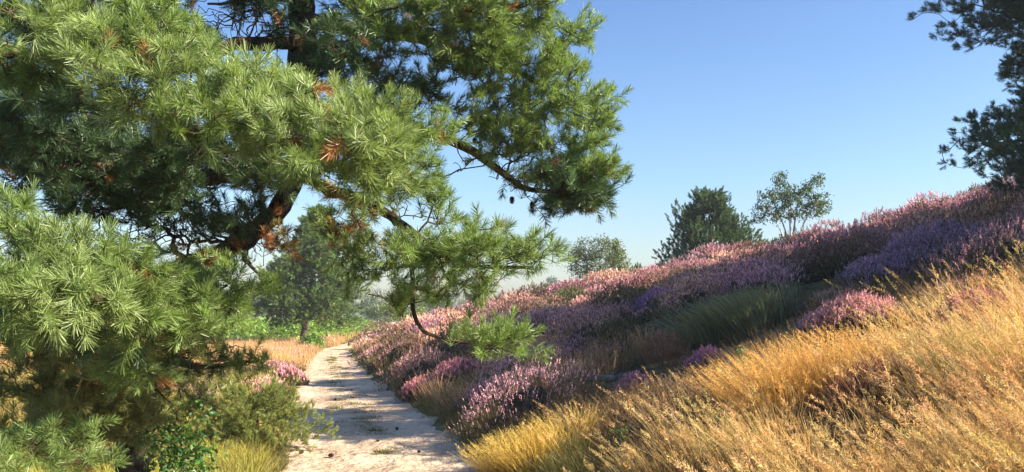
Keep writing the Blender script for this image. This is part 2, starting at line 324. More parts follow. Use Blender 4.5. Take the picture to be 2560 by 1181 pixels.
# rusty, olive and dull pink low tufts in the gaps of the golden grass
X, Y, Z, qx, qy = field(2600, -.2, .9, 2.6, 12, rng); k = (X - xr(Y) > .5) & (qy > gold_top(qx) - 20) & (fnoise(X, Y, .8) < .50); X, Y, Z = X[k], Y[k], Z[k]; n = len(X)
q_ = rng.random((n, 1)); col = np.where(q_ < .35, RUST * .7, np.where(q_ < .6, OLIVE, np.where(q_ < .8, np.array([.30, .22, .12]), np.array([.36, .19, .17]))))
gl0 = tussocks(np.stack([X, Y, Z], -1), .07 + .06 * rng.random(n), np.clip((150 / Y).astype(int), 14, 36), .12 + .14 * rng.random(n), col, rng, wd=.004, spread=.8, wind=(-.08, 0, 0), heads=1)
tag(mesh_obj("low_tufts", gl0, [M_grass]), "low rusty and olive tufts in the gaps of the golden grass", "grass", kind="stuff")
# sparser brown and purple-brown grass between the gold and the heather, and along the top
X, Y, Z, qx, qy = field(5200, -.16, .85, 7, 30, rng); d = X - xr(Y)
low = inter(qx, [900, 1100, 1300, 1500, 1700, 1900, 2560], [960, 1010, 1060, 1020, 960, 900, 700])
k = (d > .25) & (qy < gold_top(qx)) & ((qy > low - 90) | (fnoise(X, Y, 2.2) > .66)); X, Y, Z, d = X[k], Y[k], Z[k], d[k]; n = len(X)
k = clear(X, Y); X, Y, Z, d = X[k], Y[k], Z[k], d[k]; n = len(X); fn = fnoise(X, Y, 1.2)[:, None]; col = np.array([.16, .11, .06]) * (1 - fn) + np.array([.27, .18, .10]) * fn
g2 = tussocks(np.stack([X, Y, Z], -1), .08 + .08 * rng.random(n), np.clip((240 / Y).astype(int), 10, 34), .22 + .2 * rng.random(n) * np.clip(d, .4, 1), col, rng, heads=1)
tag(mesh_obj("brown_grass", g2, [M_grass]), "thin brown grass scattered among the heather", "grass", kind="stuff")
# verges of the path
X, Y, Z, qx, qy = field(16000, -.42, .1, 3.5, 36, rng); dr = X - xr(Y); dl = xl(Y) - X
k = ((dr > -.02) & (dr < .9 + .5 * rng.random(len(X)))) | ((dl > -.02) & (dl < .5 + .35 * rng.random(len(X)))); X, Y, Z, dr, dl = X[k], Y[k], Z[k], dr[k], dl[k]; n = len(X)
fn = fnoise(X, Y, 1.0)[:, None]; col = np.array([.11, .12, .035]) * (1 - fn) + np.array([.34, .27, .08]) * fn
ed = np.maximum(dr, dl)
g3 = tussocks(np.stack([X, Y, Z], -1), .05 + .05 * rng.random(n), np.clip((230 / Y).astype(int), 8, 30), (.04 + .20 * np.clip(ed / .6, 0, 1)) * (.7 + .6 * rng.random(n)), col, rng, wd=.004, wind=(-.05, 0, 0), spread=.8)
tag(mesh_obj("verge_grass", g3, [M_grass]), "short olive grass edging both sides of the sandy path", "grass", kind="stuff")
# centre strip of the path
Y = np.concatenate([8.8 + 6.0 * rng.random(700), 12 + 20 * rng.random(1400)]); s = .52 + rng.normal(size=len(Y)) * .09; X = xl(Y) + (xr(Y) - xl(Y)) * s
k = fnoise(X * 3, Y, .9, 2) > .44; X, Y = X[k], Y[k]; n = len(X)
g4 = tussocks(np.stack([X, Y, H(X, Y) + .02], -1), .05 + .07 * rng.random(n), 26, .05 + .04 * rng.random(n), jitcol((.12, .13, .035), n, rng), rng, wd=.006, wind=(0, 0, 0), spread=1.3)
tag(mesh_obj("path_turf", g4, [M_grass]), "low green turf along the middle of the sandy path", "grass", kind="stuff")
# left: yellow-green grass at the front, undergrowth beneath the pine, straw field beyond
X, Y, Z, qx, qy = field(6500, -.75, -.1, 4.0, 26, rng); dl = xl(Y) - X; k = dl > .3; X, Y, Z, dl = X[k], Y[k], Z[k], dl[k]; n = len(X)
fn = fnoise(X, Y, 1.0)[:, None]; nr = np.clip((11 - Y) / 3, 0, 1)[:, None]
col = (np.array([.24, .25, .04]) * nr + np.array([.24, .17, .06]) * (1 - nr)) * (1 - fn) + np.array([.42, .36, .07]) * fn
g5 = tussocks(np.stack([X, Y, Z], -1), .08 + .08 * rng.random(n), np.clip((300 / Y).astype(int), 12, 48), .14 + .16 * rng.random(n), col, rng, wd=.0045, wind=(-.06, 0, 0), spread=.6)
tag(mesh_obj("meadow_grass", g5, [M_grass]), "yellow-green grass growing left of the path below the pine", "grass", kind="stuff")
X, Y, Z, qx, qy = field(7000, -.8, -.17, 22, 60, rng); dl = xl(Y) - X; k = (dl > .1) & (dl < 22) & ((Y < 42) | (dl < 3)); X, Y, Z = X[k], Y[k], Z[k]; n = len(X)
fn = fnoise(X, Y, 3)[:, None]; col = np.array([.52, .34, .13]) * (1 - fn) + np.array([.55, .36, .20]) * fn
g6 = tussocks(np.stack([X, Y, Z], -1), .2 + .1 * rng.random(n), 22, .35 + .2 * rng.random(n), col, rng, wd=.0028, wind=(-.1, 0, 0), heads=1)
tag(mesh_obj("straw_grass", g6, [M_grass]), "straw-coloured grass field beyond the left path edge", "grass", kind="stuff")
# open yellowish grass beyond the heather where the path disappears
X, Y, Z, qx, qy = field(5000, -.3, .1, 44, 110, rng); k = (X > xr(Y) + .2); X, Y, Z = X[k], Y[k], Z[k]; n = len(X)
fn = fnoise(X, Y, 5)[:, None]; col = np.array([.36, .34, .08]) * (1 - fn) + np.array([.5, .38, .14]) * fn
g7 = tussocks(np.stack([X, Y, Z], -1), .3 + .2 * rng.random(n), 16, .2 + .15 * rng.random(n), col, rng, wd=.003, wind=(-.1, 0, 0))
tag(mesh_obj("far_grass", g7, [M_grass]), "pale yellow-green grass at the far bend of the path", "grass", kind="stuff")

# ------------------------------------------------------------------ heather
PINK = np.array([.63, .34, .33]); MAUVE = np.array([.46, .28, .38]); SALM = np.array([.64, .40, .30]); BROWN = np.array([.22, .15, .09])
def sprigs(p, d, L, k, sz, col, stem, rng):
    n = len(p); t = (np.arange(k) + rng.random((n, k))) / k; a, b = perp(d, rng); ph = rng.random((n, k)) * 6.283
    rad = np.cos(ph)[..., None] * a[:, None] + np.sin(ph)[..., None] * b[:, None]
    c = p[:, None] + d[:, None] * (L[:, None] * t)[..., None] + rad * (sz[:, None] * (.55 - .4 * t))[..., None]
    dd = unit(d[:, None] + rad * .55 + rng.normal(size=(n, k, 3)) * .25); s = unit(np.cross(dd, rad + rng.normal(size=(n, k, 3)) * .5))
    z = sz[:, None, None]
    v = np.stack([c - dd * z * .9 - s * z * .25, c - dd * z * .2 + s * z * .55, c + dd * z * 1.3], 2).reshape(-1, 3)
    cc = np.where((t[..., None] > .22 + .18 * rng.random((n, k, 1))), col[:, None], stem[:, None]) * np.exp(rng.normal(size=(n, k, 1)) * .2)
    return v, np.arange(n * k * 3).reshape(-1, 3), np.clip(np.repeat(cc.reshape(-1, 3), 3, 0), 0, 1)
def heather(cen, R, Hh, n, colour, rng, k=7, dens=1.0, size=None, core=True, green=None):
    """domes of upright flowering sprigs with a dark woody heart"""
    T = len(cen); idx = np.repeat(np.arange(T), n); m = len(idx)
    z = .12 + .88 * rng.random(m) ** .75; az = rng.random(m) * 6.283; s = np.sqrt(1 - z * z); lump = 1 + .35 * (np.random.default_rng(3).random((T, 16))[idx, (az * 2.54).astype(int) % 16] - .5)
    dirv = np.stack([np.cos(az) * s, np.sin(az) * s, z], -1)
    sc = np.stack([R[idx] * lump, R[idx] * lump, Hh[idx]], -1); sh = (.86 + .16 * rng.random(m))[:, None]
    wv = 1 + .16 * np.sin(az * 5 + idx * 1.7) * (1 - z) + .10 * np.sin(az * 9 + idx + z * 7); p = cen[idx] + dirv * sc * sh * wv[:, None]; gz_ = H(p[:, 0], p[:, 1]); p[:, 2] = np.maximum(p[:, 2] + (gz_ - H(cen[idx, 0], cen[idx, 1])) * .8, gz_ + .02)
    d = unit(dirv * .55 + np.array([0, 0, .8]) + rng.normal(size=(m, 3)) * .22)
    sz = (.0135 * np.clip(p[:, 1] / 10, .85, 3.2)) if size is None else np.full(m, size)
    L = (.055 + .045 * rng.random(m)) * np.clip(p[:, 1] / 16, 1, 1.45)
    bl = z + .13 * rng.normal(size=m) > .50
    gr = np.array([.085, .10, .035]) if green is None else np.asarray(green)
    col = np.where(bl[:, None], colour[idx], gr * .9 + colour[idx] * .12) * np.exp(rng.normal(size=(m, 1)) * .16)
    st = np.repeat(gr[None], m, 0) * .7 + colour[idx] * .12
    parts = [(*sprigs(p - d * .03, d, L, k, sz, np.clip(col, 0, 1), st, rng), 0)]
    if core:
        zz = np.array([-.2, .25, .6, .85, 1.0]); rr_ = np.array([1, .93, .74, .45, .02]); S_ = 10
        th = np.arange(S_) * 2 * np.pi / S_
        ring = np.stack([rr_[:, None] * np.cos(th), rr_[:, None] * np.sin(th), np.repeat(zz[:, None], S_, 1)], -1).reshape(-1, 3)
        v = cen[:, None] + ring[None] * np.stack([R, R, Hh], -1)[:, None] * .58 * (1 + .12 * rng.normal(size=(T, len(ring), 1)))
        i = np.arange(4)[:, None] * S_; j = np.arange(S_)[None]; kk = (j + 1) % S_
        f = np.stack([i + j, i + kk, i + S_ + kk, i + S_ + j], -1).reshape(-1, 4)
        vv = v.reshape(-1, 3); vv[:, 2] += (H(vv[:, 0], vv[:, 1]) - np.repeat(H(cen[:, 0], cen[:, 1]), len(ring))) * .8
        f = (f[None] + (np.arange(T) * len(ring))[:, None, None]).reshape(-1, 4)
        parts.append((vv, f, None, 1))
    return parts
rng = np.random.default_rng(5)
def hcol(X, Y, rng):
    a = fnoise(X, Y, 2.4)[:, None]; b = fnoise(X + 30, Y, 1.4)[:, None]; n = len(X)
    c = PINK * (1 - a) + MAUVE * a; c = np.where(b > .58, SALM, c); q = rng.random((n, 1)); c = np.where(b < .30, BROWN * .6 + c * .4, c); c = np.where(q < .13, BROWN * .8 + c * .2, c); c = np.where((q > .13) & (q < .20), np.array([.10, .12, .05]), c); c = np.where((q > .2) & (q < .30), SALM * 1.05, c)
    return np.clip(c * np.exp(rng.normal(size=(n, 1)) * .2), 0, 1)
X = []; 
def scatter(n, x0, x1, y0, y1, rng): return x0 + (x1 - x0) * rng.random(n), y0 + (y1 - y0) * rng.random(n)
X, Y = scatter(2350, -12, 22, 8.2, 62, rng); d = X - xr(Y); Z = H(X, Y); qx, qy = pix(X, Y, Z); cx_ = np.interp(Y, cY, cX)
open_ = fnoise(X, Y + 60, 2.5)
k = (d > .55) & (X < cx_ + 3.5) & (np.abs(X / Y) < .78) & (qy < gold_top(qx) + 10) & (open_ < .68) & (Y < 58)
mixed = (qy > inter(qx, [900, 1100, 1300, 1500, 1700, 1900, 2560], [960, 1010, 1060, 1020, 960, 900, 700]) - 60) & (rng.random(len(X)) < .15)
k &= ~mixed; k &= clear(X, Y, .15)
X, Y, Z = X[k], Y[k], Z[k]; n = len(X); R = .30 + .62 * rng.random(n) ** 1.5; Hh = R * (.48 + .62 * rng.random(n))
cnt = np.clip(52000 / Y ** 2 * (R / .4) ** 2, 44, 900).astype(int)
hp = heather(np.stack([X, Y, Z], -1), R, Hh, cnt, hcol(X, Y, rng), rng, k=6)
print("heather domes", n, "sprigs", cnt.sum())
tag(mesh_obj("heather", hp, [M_heath, M_core]), "flowering pink and purple heather blanketing the hillside", "heather", kind="stuff")
# salmon grass growing through the heather at the foot of the slope, and straw stems across it
X, Y, Z, qx, qy = field(5200, -.3, .5, 10, 40, rng); d = X - xr(Y); k = (d > .35) & ((d < 3.2) | (fnoise(X, Y, 1.6) > .66)) & (fnoise(X + 5, Y, 1.1) > .46) & (qy < gold_top(qx)) & clear(X, Y); X, Y, Z = X[k], Y[k], Z[k]; n = len(X)
fn = rng.random((n, 1)); col = np.array([.55, .36, .20]) * (1 - fn) + np.array([.46, .27, .17]) * fn
g8 = tussocks(np.stack([X, Y, Z], -1), .10 + .1 * rng.random(n), 20, .34 + .22 * rng.random(n), col, rng, wd=.003, wind=(-.08, 0, 0), heads=1)
tag(mesh_obj("salmon_grass", g8, [M_grass]), "salmon and straw grass growing up through the heather", "grass", kind="stuff")
# heather at the left edge of the path further on
X, Y = scatter(900, -18, -3, 13.5, 50, rng); dl = xl(Y) - X; k = (dl > .3) & (dl < 2.2) & (fnoise(X, Y, 2) > .36); X, Y = X[k], Y[k]; n = len(X)
R = .2 + .18 * rng.random(n); Z = H(X, Y)
tag(mesh_obj("low_heather", heather(np.stack([X, Y, Z], -1), R, R * .8, np.clip(20000 / Y ** 2, 20, 90).astype(int), hcol(X, Y, rng), rng, k=6), [M_heath, M_core]), "low pink heather scattered in the straw grass left of the path", "heather", kind="stuff")

def heather_thing(px, py, R, hh, colour, label, n=420, group="distinct heather bushes on the slope", lobes=3, size=None, name="heather_bush", cat="heather bush"):
    c = onground(px, py); g_ = np.random.default_rng(int(px)); root = empty(name, c); tag(root, label, cat, group)
    cc = [c] + [c + np.array([g_.normal() * R * .6, g_.normal() * R * .35, 0]) for _ in range(lobes - 1)]; cc = np.array(cc); cc[:, 2] = H(cc[:, 0], cc[:, 1])
    RR = np.array([R] + [R * .7] * (lobes - 1)); pr = heather(cc, RR, RR * hh / R, np.array([n] + [int(n * .55)] * (lobes - 1)), np.repeat(np.array([colour]), lobes, 0), g_, k=8, size=size)
    pr = shift(pr, c)
    mesh_obj("flower_sprigs", pr[:1], [M_heath], root); mesh_obj("woody_heart", [(pr[1][0], pr[1][1], None, 0)], [M_core], root)
    return root
BH = "distinct heather bushes"
heather_thing(1762, 930, .20, .24, (.50, .24, .34), "small round pink heather bush alone among brown grass, beside the rusty dead shrub", 520)
heather_thing(2120, 838, .42, .42, (.64, .36, .36), "large bright pink heather bush at the upper edge of the golden grass", 1200, lobes=4)
heather_thing(1580, 985, .20, .2, (.50, .26, .33), "low pink heather clump next to the grey log", 420, lobes=3)
heather_thing(2420, 830, .34, .34, (.44, .20, .22), "reddish brown heather bush surrounded by golden grass near the slope's right side", 600)
heather_thing(2190, 1010, .3, .32, (.38, .17, .14), "dull rusty heather tuft half buried in golden grass", 420)
heather_thing(1010, 905, .55, .42, (.58, .27, .34), "rounded magenta heather mound at the path's right edge near the bend", 700)
heather_thing(1130, 965, .5, .42, (.66, .30, .32), "vivid pink heather mound below the curved hanging pine branch", 900, lobes=4)
heather_thing(722, 962, .36, .38, (.70, .40, .42), "bright mauve heather bush on the left verge of the sandy path", 500, group="heather bushes left of the path")
heather_thing(690, 1002, .36, .3, (.58, .33, .32), "faded salmon heather bush on the left verge in front of the mauve one", 520, group="heather bushes left of the path")
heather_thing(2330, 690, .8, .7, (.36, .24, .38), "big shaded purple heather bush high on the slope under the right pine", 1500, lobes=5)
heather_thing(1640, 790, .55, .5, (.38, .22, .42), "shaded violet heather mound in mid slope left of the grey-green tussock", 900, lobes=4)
# rusty dead shrub
c = onground(1655, 925); g_ = np.random.default_rng(77); root = empty("dead_shrub", c); tag(root, "rust-brown dead shrub with bare forked twigs on the shaded slope", "shrub")
at = np.vstack([ell(c + np.array([0, 0, .26]), (.26, .24, .2), 160, g_, .3), ell(c + np.array([.2, -.05, .16]), (.16, .16, .12), 60, g_)])
lim = [spline(np.array([[*c, .012], [c[0] + dx * .5, c[1], c[2] + .12, .009], [c[0] + dx, c[1] - .05, c[2] + .3, .004]]), .03) for dx in (-.14, .02, .2)]
N_, P_, tp, dd, nl_ = grow(lim, at, g_); tv, tf = twigs(N_, P_, nl_, .0016, .01)
pr = [(tv, tf, None, 0)] + [(*tube(l[:, :3], l[:, 3], 6), None, 0) for l in lim]
mesh_obj("twigs", shift(pr, c), [M_wood], root)
q = at[g_.integers(0, len(at), 5200)] + g_.normal(size=(5200, 3)) * .035
mesh_obj("dry_leaves", shift([(*leafquads(q, .016, jitcol((.22, .085, .045), 5200, g_), g_), 0)], c), [M_leaf], root)
# grey-green tussock and two golden ones
def tussock_thing(px, py, R, h, colour, label, n, wind=(-.12, 0, 0), name="grass_tussock", lobes=1, wd=.0035, heads=0):
    c = onground(px, py); g_ = np.random.default_rng(int(px) + 1)
    cc = np.array([c + np.array([g_.normal() * R * .8, g_.normal() * R * .5, 0]) * (i > 0) for i in range(lobes)]); cc[:, 2] = H(cc[:, 0], cc[:, 1])
    pr = tussocks(cc, np.full(lobes, R), np.full(lobes, n), np.full(lobes, h), np.repeat(np.array([colour]), lobes, 0), g_, wind=wind, wd=wd, heads=heads, spread=.55)
    o = mesh_obj(name, shift(pr, c), [M_grass]); o.location = tuple(c); tag(o, label, "grass tussock", "tussocks standing out of the slope"); return o
tussock_thing(1870, 830, .30, .62, (.20, .22, .12), "large grey-green tussock arching in the shaded heather", 330, wind=(-.3, 0, 0), lobes=7, wd=.008, heads=1)
tussock_thing(1375, 838, .3, .42, (.55, .33, .08), "small golden tussock glowing among the pink heather", 380, lobes=3)
tussock_thing(2040, 1010, .24, .62, (.62, .40, .13), "tall blond tussock fanning out of the middle of the golden slope", 520, lobes=4, wind=(-.2, 0, 0), heads=2)
tussock_thing(1330, 1160, .22, .42, (.56, .42, .11), "yellow tussock at the right edge of the path in the front", 420, lobes=5, heads=1)
# fallen log
c = onground(1505, 962); lg = spline(np.array([[-.22, .02, .05, .035], [-.05, 0, .075, .045], [.15, 0, .085, .042], [.30, -.03, .13, .03]]), .03)
v, f = tube(lg[:, :3], lg[:, 3] * (1 + .1 * np.random.default_rng(1).normal(size=len(lg))), 9, .08); v2, f2_ = tube(np.array([[.1, 0, .1], [.14, .02, .17], [.2, .02, .22]]), [.014, .01, .006], 6)
o = mesh_obj("fallen_log", [(v, f, None, 0), (v2, f2_, None, 0)], [M_wood], smooth=True); o.location = tuple(c); tag(o, "short grey weathered log lying in the dark heather above the golden grass", "log")
# ------------------------------------------------------------------ bracken
rng = np.random.default_rng(21)
def domes_leaves(X, Y, R, hh, n, size, col, rng):
    idx = np.repeat(np.arange(len(X)), n); m = len(idx); v = unit(rng.normal(size=(m, 3))); v[:, 2] = np.abs(v[:, 2]); p = np.stack([X[idx], Y[idx], H(X[idx], Y[idx])], -1) + v * np.stack([R[idx], R[idx], hh[idx]], -1) * (.75 + .3 * rng.random((m, 1)))
    return [(*leafquads(p, size, jitcol(col, m, rng, .25), rng, flat=1.2, asp=.45), 0)]
X, Y = scatter(1500, -42, -9, 40, 84, rng); k = (xl(Y) - X > 1.0) & (Y > 43 + 3 * fnoise(X, Y, 6)); X, Y = X[k], Y[k]; n = len(X)
tag(mesh_obj("bracken", domes_leaves(X, Y, .7 + .4 * rng.random(n), .95 + .35 * rng.random(n), 75, .24, (.15, .245, .03), rng), [M_leaf]), "bright green bracken filling the level ground on the left", "bracken", kind="stuff")
X, Y = scatter(500, -16, 6, 48, 90, rng); k = (X > xr(Y) + .3) & (fnoise(X, Y, 6) > .52); X, Y = X[k], Y[k]; n = len(X)
tag(mesh_obj("low_bracken", domes_leaves(X, Y, .6 + .4 * rng.random(n), .3 + .2 * rng.random(n), 50, .2, (.20, .27, .05), rng), [M_leaf]), "yellow-green low growth beyond the far bend of the path", "undergrowth", kind="stuff")

# ------------------------------------------------------------------ the big pine in front
rng = np.random.default_rng(101)
G1 = np.array([.17, .25, .075]); G2 = np.array([.06, .11, .05]); G3 = np.array([.235, .315, .115]); DEAD = np.array([.30, .13, .05])  # G2: darker green for inner boughs, their shade put into the needle colour
def PL(rows, step=.06, wob=.006, rr=rng): 
    return wobble(spline(np.array([[*P(a, b, c), r_] for a, b, c, r_ in rows]), step), wob, rr)
tb = np.array([-2.72, 5.75]); base = np.array([tb[0], tb[1], H(*tb) - .05])
trunk = spline(np.vstack([[[*base, .13]], [[*P(345, 1010, 5.7), .10]], [[*P(450, 760, 5.55), .088]], [[*P(540, 645, 5.45), .066]], [[*P(625, 590, 5.4), .062]], [[*P(698, 525, 5.35), .064]], [[*P(735, 420, 5.3), .072]],
    [[*P(748, 250, 5.3), .097]], [[*P(752, 80, 5.3), .09]], [[*P(745, -150, 5.3), .08]], [[*P(735, -600, 5.3), .055]], [[*P(760, -1000, 5.3), .02]]]), .06)
trunk = wobble(trunk, .004, rng)
limbs = [PL(r_) for r_ in [
    [(520, 650, 5.45, .06), (380, 690, 4.6, .045), (220, 730, 3.6, .03), (60, 770, 2.9, .012)],
    [(735, 420, 5.3, .065), (520, 440, 4.8, .05), (300, 430, 4.3, .035), (80, 410, 3.8, .014)],
    [(745, 250, 5.3, .055), (780, 300, 4.6, .045), (850, 350, 3.9, .03), (920, 390, 3.3, .012)],
    [(752, 90, 5.3, .055), (600, 110, 4.8, .04), (400, 190, 4.1, .03), (150, 160, 3.5, .02), (0, 140, 3.2, .01)],
    [(748, 190, 5.3, .045), (600, 270, 4.3, .03), (450, 280, 3.5, .012)],
    [(752, 60, 5.3, .055), (900, 80, 5.2, .045), (1100, 120, 5.0, .035), (1300, 190, 4.9, .02), (1420, 270, 4.8, .01)],
    [(742, 300, 5.3, .05), (900, 310, 5.0, .04), (1100, 340, 4.9, .03), (1240, 430, 4.85, .022), (1330, 480, 4.8, .016), (1480, 475, 4.8, .008)],
    [(748, -50, 5.3, .05), (900, -30, 4.8, .04), (1100, -10, 4.5, .03), (1300, 20, 4.6, .012)],
    [(735, 430, 5.3, .04), (880, 500, 4.6, .032), (1000, 560, 4.1, .024), (1110, 640, 3.8, .016), (1330, 670, 3.5, .007)],
    [(1000, 560, 4.1, .014), (1035, 680, 3.9, .012), (1040, 780, 3.85, .011), (1072, 835, 3.8, .010), (1150, 857, 3.75, .007), (1240, 862, 3.7, .004)],
    [(420, 800, 5.6, .04), (400, 880, 4.9, .03), (500, 915, 4.6, .02), (645, 905, 4.45, .006)],
    [(330, 1060, 5.7, .05), (200, 1120, 4.6, .03), (60, 1115, 3.7, .008)],
    [(640, 580, 5.4, .03), (610, 650, 4.7, .016), (650, 690, 4.3, .006)],
    [(500, 690, 5.5, .04), (430, 700, 4.4, .03), (420, 760, 3.5, .012)],
    [(745, -200, 5.3, .04), (500, -260, 4.4, .03), (250, -200, 3.8, .01)],
    [(740, -300, 5.3, .04), (950, -380, 5.1, .03), (1200, -300, 5.0, .01)],
    [(735, -520, 5.3, .03), (650, -650, 4.6, .02), (500, -700, 4.2, .008)],
    [(745, 0, 5.3, .03), (660, -10, 5.6, .02), (520, 10, 5.9, .008)],
]]
# foliage masses: px, py, rx, ry, distance, depth radius, density, colour index
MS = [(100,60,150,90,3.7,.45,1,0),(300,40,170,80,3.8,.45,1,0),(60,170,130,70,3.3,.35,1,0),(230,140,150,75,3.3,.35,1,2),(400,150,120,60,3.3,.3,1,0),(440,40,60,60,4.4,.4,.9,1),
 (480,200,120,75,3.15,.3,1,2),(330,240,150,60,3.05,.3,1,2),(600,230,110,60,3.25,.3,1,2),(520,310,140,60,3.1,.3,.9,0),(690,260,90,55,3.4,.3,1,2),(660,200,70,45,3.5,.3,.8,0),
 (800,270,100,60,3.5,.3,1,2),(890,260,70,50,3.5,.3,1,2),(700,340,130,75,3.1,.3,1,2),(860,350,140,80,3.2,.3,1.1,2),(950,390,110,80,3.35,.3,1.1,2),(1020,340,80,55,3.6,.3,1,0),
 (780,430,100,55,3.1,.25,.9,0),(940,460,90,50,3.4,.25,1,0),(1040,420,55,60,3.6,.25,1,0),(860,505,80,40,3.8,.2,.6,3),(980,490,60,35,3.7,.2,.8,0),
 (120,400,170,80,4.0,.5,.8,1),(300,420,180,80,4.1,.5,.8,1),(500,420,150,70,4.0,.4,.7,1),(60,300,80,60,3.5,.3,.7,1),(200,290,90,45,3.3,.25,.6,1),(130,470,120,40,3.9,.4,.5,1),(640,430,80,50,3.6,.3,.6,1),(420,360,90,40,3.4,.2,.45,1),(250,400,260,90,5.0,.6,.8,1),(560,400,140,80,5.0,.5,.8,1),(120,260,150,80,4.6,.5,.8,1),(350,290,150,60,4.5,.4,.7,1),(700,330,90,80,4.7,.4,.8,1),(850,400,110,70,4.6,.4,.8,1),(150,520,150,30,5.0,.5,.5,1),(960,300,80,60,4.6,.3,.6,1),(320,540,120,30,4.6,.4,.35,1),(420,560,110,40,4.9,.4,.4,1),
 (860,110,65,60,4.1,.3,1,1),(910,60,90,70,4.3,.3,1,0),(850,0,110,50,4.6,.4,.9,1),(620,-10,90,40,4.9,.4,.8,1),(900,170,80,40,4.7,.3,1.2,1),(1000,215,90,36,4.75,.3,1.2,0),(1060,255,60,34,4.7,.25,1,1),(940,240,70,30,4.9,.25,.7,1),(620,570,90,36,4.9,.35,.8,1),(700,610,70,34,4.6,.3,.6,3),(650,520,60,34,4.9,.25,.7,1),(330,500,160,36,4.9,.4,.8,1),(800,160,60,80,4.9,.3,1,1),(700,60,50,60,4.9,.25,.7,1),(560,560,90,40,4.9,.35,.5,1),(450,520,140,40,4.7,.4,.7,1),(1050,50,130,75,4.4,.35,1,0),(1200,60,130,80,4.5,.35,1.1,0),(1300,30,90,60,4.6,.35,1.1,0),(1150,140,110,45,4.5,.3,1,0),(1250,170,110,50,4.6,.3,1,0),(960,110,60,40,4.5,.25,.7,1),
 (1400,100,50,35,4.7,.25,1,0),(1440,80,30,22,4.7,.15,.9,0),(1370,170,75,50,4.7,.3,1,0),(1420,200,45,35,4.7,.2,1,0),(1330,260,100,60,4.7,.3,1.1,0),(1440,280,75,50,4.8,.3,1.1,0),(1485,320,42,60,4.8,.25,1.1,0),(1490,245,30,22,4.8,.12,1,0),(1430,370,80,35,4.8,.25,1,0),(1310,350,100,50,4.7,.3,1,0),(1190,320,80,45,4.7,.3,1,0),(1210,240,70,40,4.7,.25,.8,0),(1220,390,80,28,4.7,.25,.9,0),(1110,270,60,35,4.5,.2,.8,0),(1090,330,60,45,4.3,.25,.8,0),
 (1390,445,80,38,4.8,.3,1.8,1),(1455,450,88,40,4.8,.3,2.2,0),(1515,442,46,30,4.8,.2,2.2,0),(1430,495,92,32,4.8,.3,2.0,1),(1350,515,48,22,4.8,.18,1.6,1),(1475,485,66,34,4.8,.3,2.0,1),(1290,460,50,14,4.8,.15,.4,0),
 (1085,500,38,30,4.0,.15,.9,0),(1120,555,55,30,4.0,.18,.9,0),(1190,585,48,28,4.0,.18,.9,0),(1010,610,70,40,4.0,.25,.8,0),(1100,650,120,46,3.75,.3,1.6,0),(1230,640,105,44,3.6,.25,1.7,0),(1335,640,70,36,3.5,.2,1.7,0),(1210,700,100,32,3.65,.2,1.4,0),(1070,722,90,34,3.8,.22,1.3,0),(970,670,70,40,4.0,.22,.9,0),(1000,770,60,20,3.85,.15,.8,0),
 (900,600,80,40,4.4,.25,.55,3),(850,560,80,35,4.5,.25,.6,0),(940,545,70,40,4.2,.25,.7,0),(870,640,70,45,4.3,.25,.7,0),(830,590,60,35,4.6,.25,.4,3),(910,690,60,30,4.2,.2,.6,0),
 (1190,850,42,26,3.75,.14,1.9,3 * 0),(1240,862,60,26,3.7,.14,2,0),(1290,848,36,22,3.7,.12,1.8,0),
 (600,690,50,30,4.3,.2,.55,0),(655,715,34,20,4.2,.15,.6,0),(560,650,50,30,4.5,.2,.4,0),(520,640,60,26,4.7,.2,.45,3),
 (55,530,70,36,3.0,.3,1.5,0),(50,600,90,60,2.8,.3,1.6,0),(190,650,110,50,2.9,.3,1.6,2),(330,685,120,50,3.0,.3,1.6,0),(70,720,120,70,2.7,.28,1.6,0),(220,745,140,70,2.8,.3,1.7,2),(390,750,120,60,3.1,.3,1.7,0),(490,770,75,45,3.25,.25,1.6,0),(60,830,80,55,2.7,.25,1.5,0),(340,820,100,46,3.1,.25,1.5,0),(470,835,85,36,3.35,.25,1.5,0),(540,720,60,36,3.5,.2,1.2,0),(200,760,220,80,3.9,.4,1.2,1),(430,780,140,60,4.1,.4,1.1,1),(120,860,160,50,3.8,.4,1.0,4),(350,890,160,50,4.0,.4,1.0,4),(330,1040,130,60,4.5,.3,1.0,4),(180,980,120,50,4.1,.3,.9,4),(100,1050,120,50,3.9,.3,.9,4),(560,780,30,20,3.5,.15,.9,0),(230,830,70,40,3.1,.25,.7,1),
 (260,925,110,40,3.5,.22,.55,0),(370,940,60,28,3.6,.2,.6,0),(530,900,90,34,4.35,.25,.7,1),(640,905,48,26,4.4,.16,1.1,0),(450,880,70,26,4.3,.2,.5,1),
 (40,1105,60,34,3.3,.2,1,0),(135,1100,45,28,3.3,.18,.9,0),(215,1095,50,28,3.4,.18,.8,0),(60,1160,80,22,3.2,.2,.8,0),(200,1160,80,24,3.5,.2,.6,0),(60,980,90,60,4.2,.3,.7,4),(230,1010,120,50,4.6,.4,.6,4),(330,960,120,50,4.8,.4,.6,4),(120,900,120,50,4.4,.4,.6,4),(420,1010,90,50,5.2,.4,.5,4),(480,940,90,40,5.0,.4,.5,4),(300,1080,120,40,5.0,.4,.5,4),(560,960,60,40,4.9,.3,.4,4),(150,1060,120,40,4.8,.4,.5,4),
 (200,-150,250,90,4.2,.6,.7,0),(550,-220,200,90,4.7,.6,.7,0),(950,-170,200,80,4.9,.6,.7,0),(1200,-150,130,80,4.8,.5,.8,0),(750,-420,250,110,5.1,.7,.6,0),(600,-650,180,100,4.8,.6,.6,0),(760,-850,150,110,5.2,.5,.6,0),(1050,-400,170,70,5.0,.5,.6,0)]
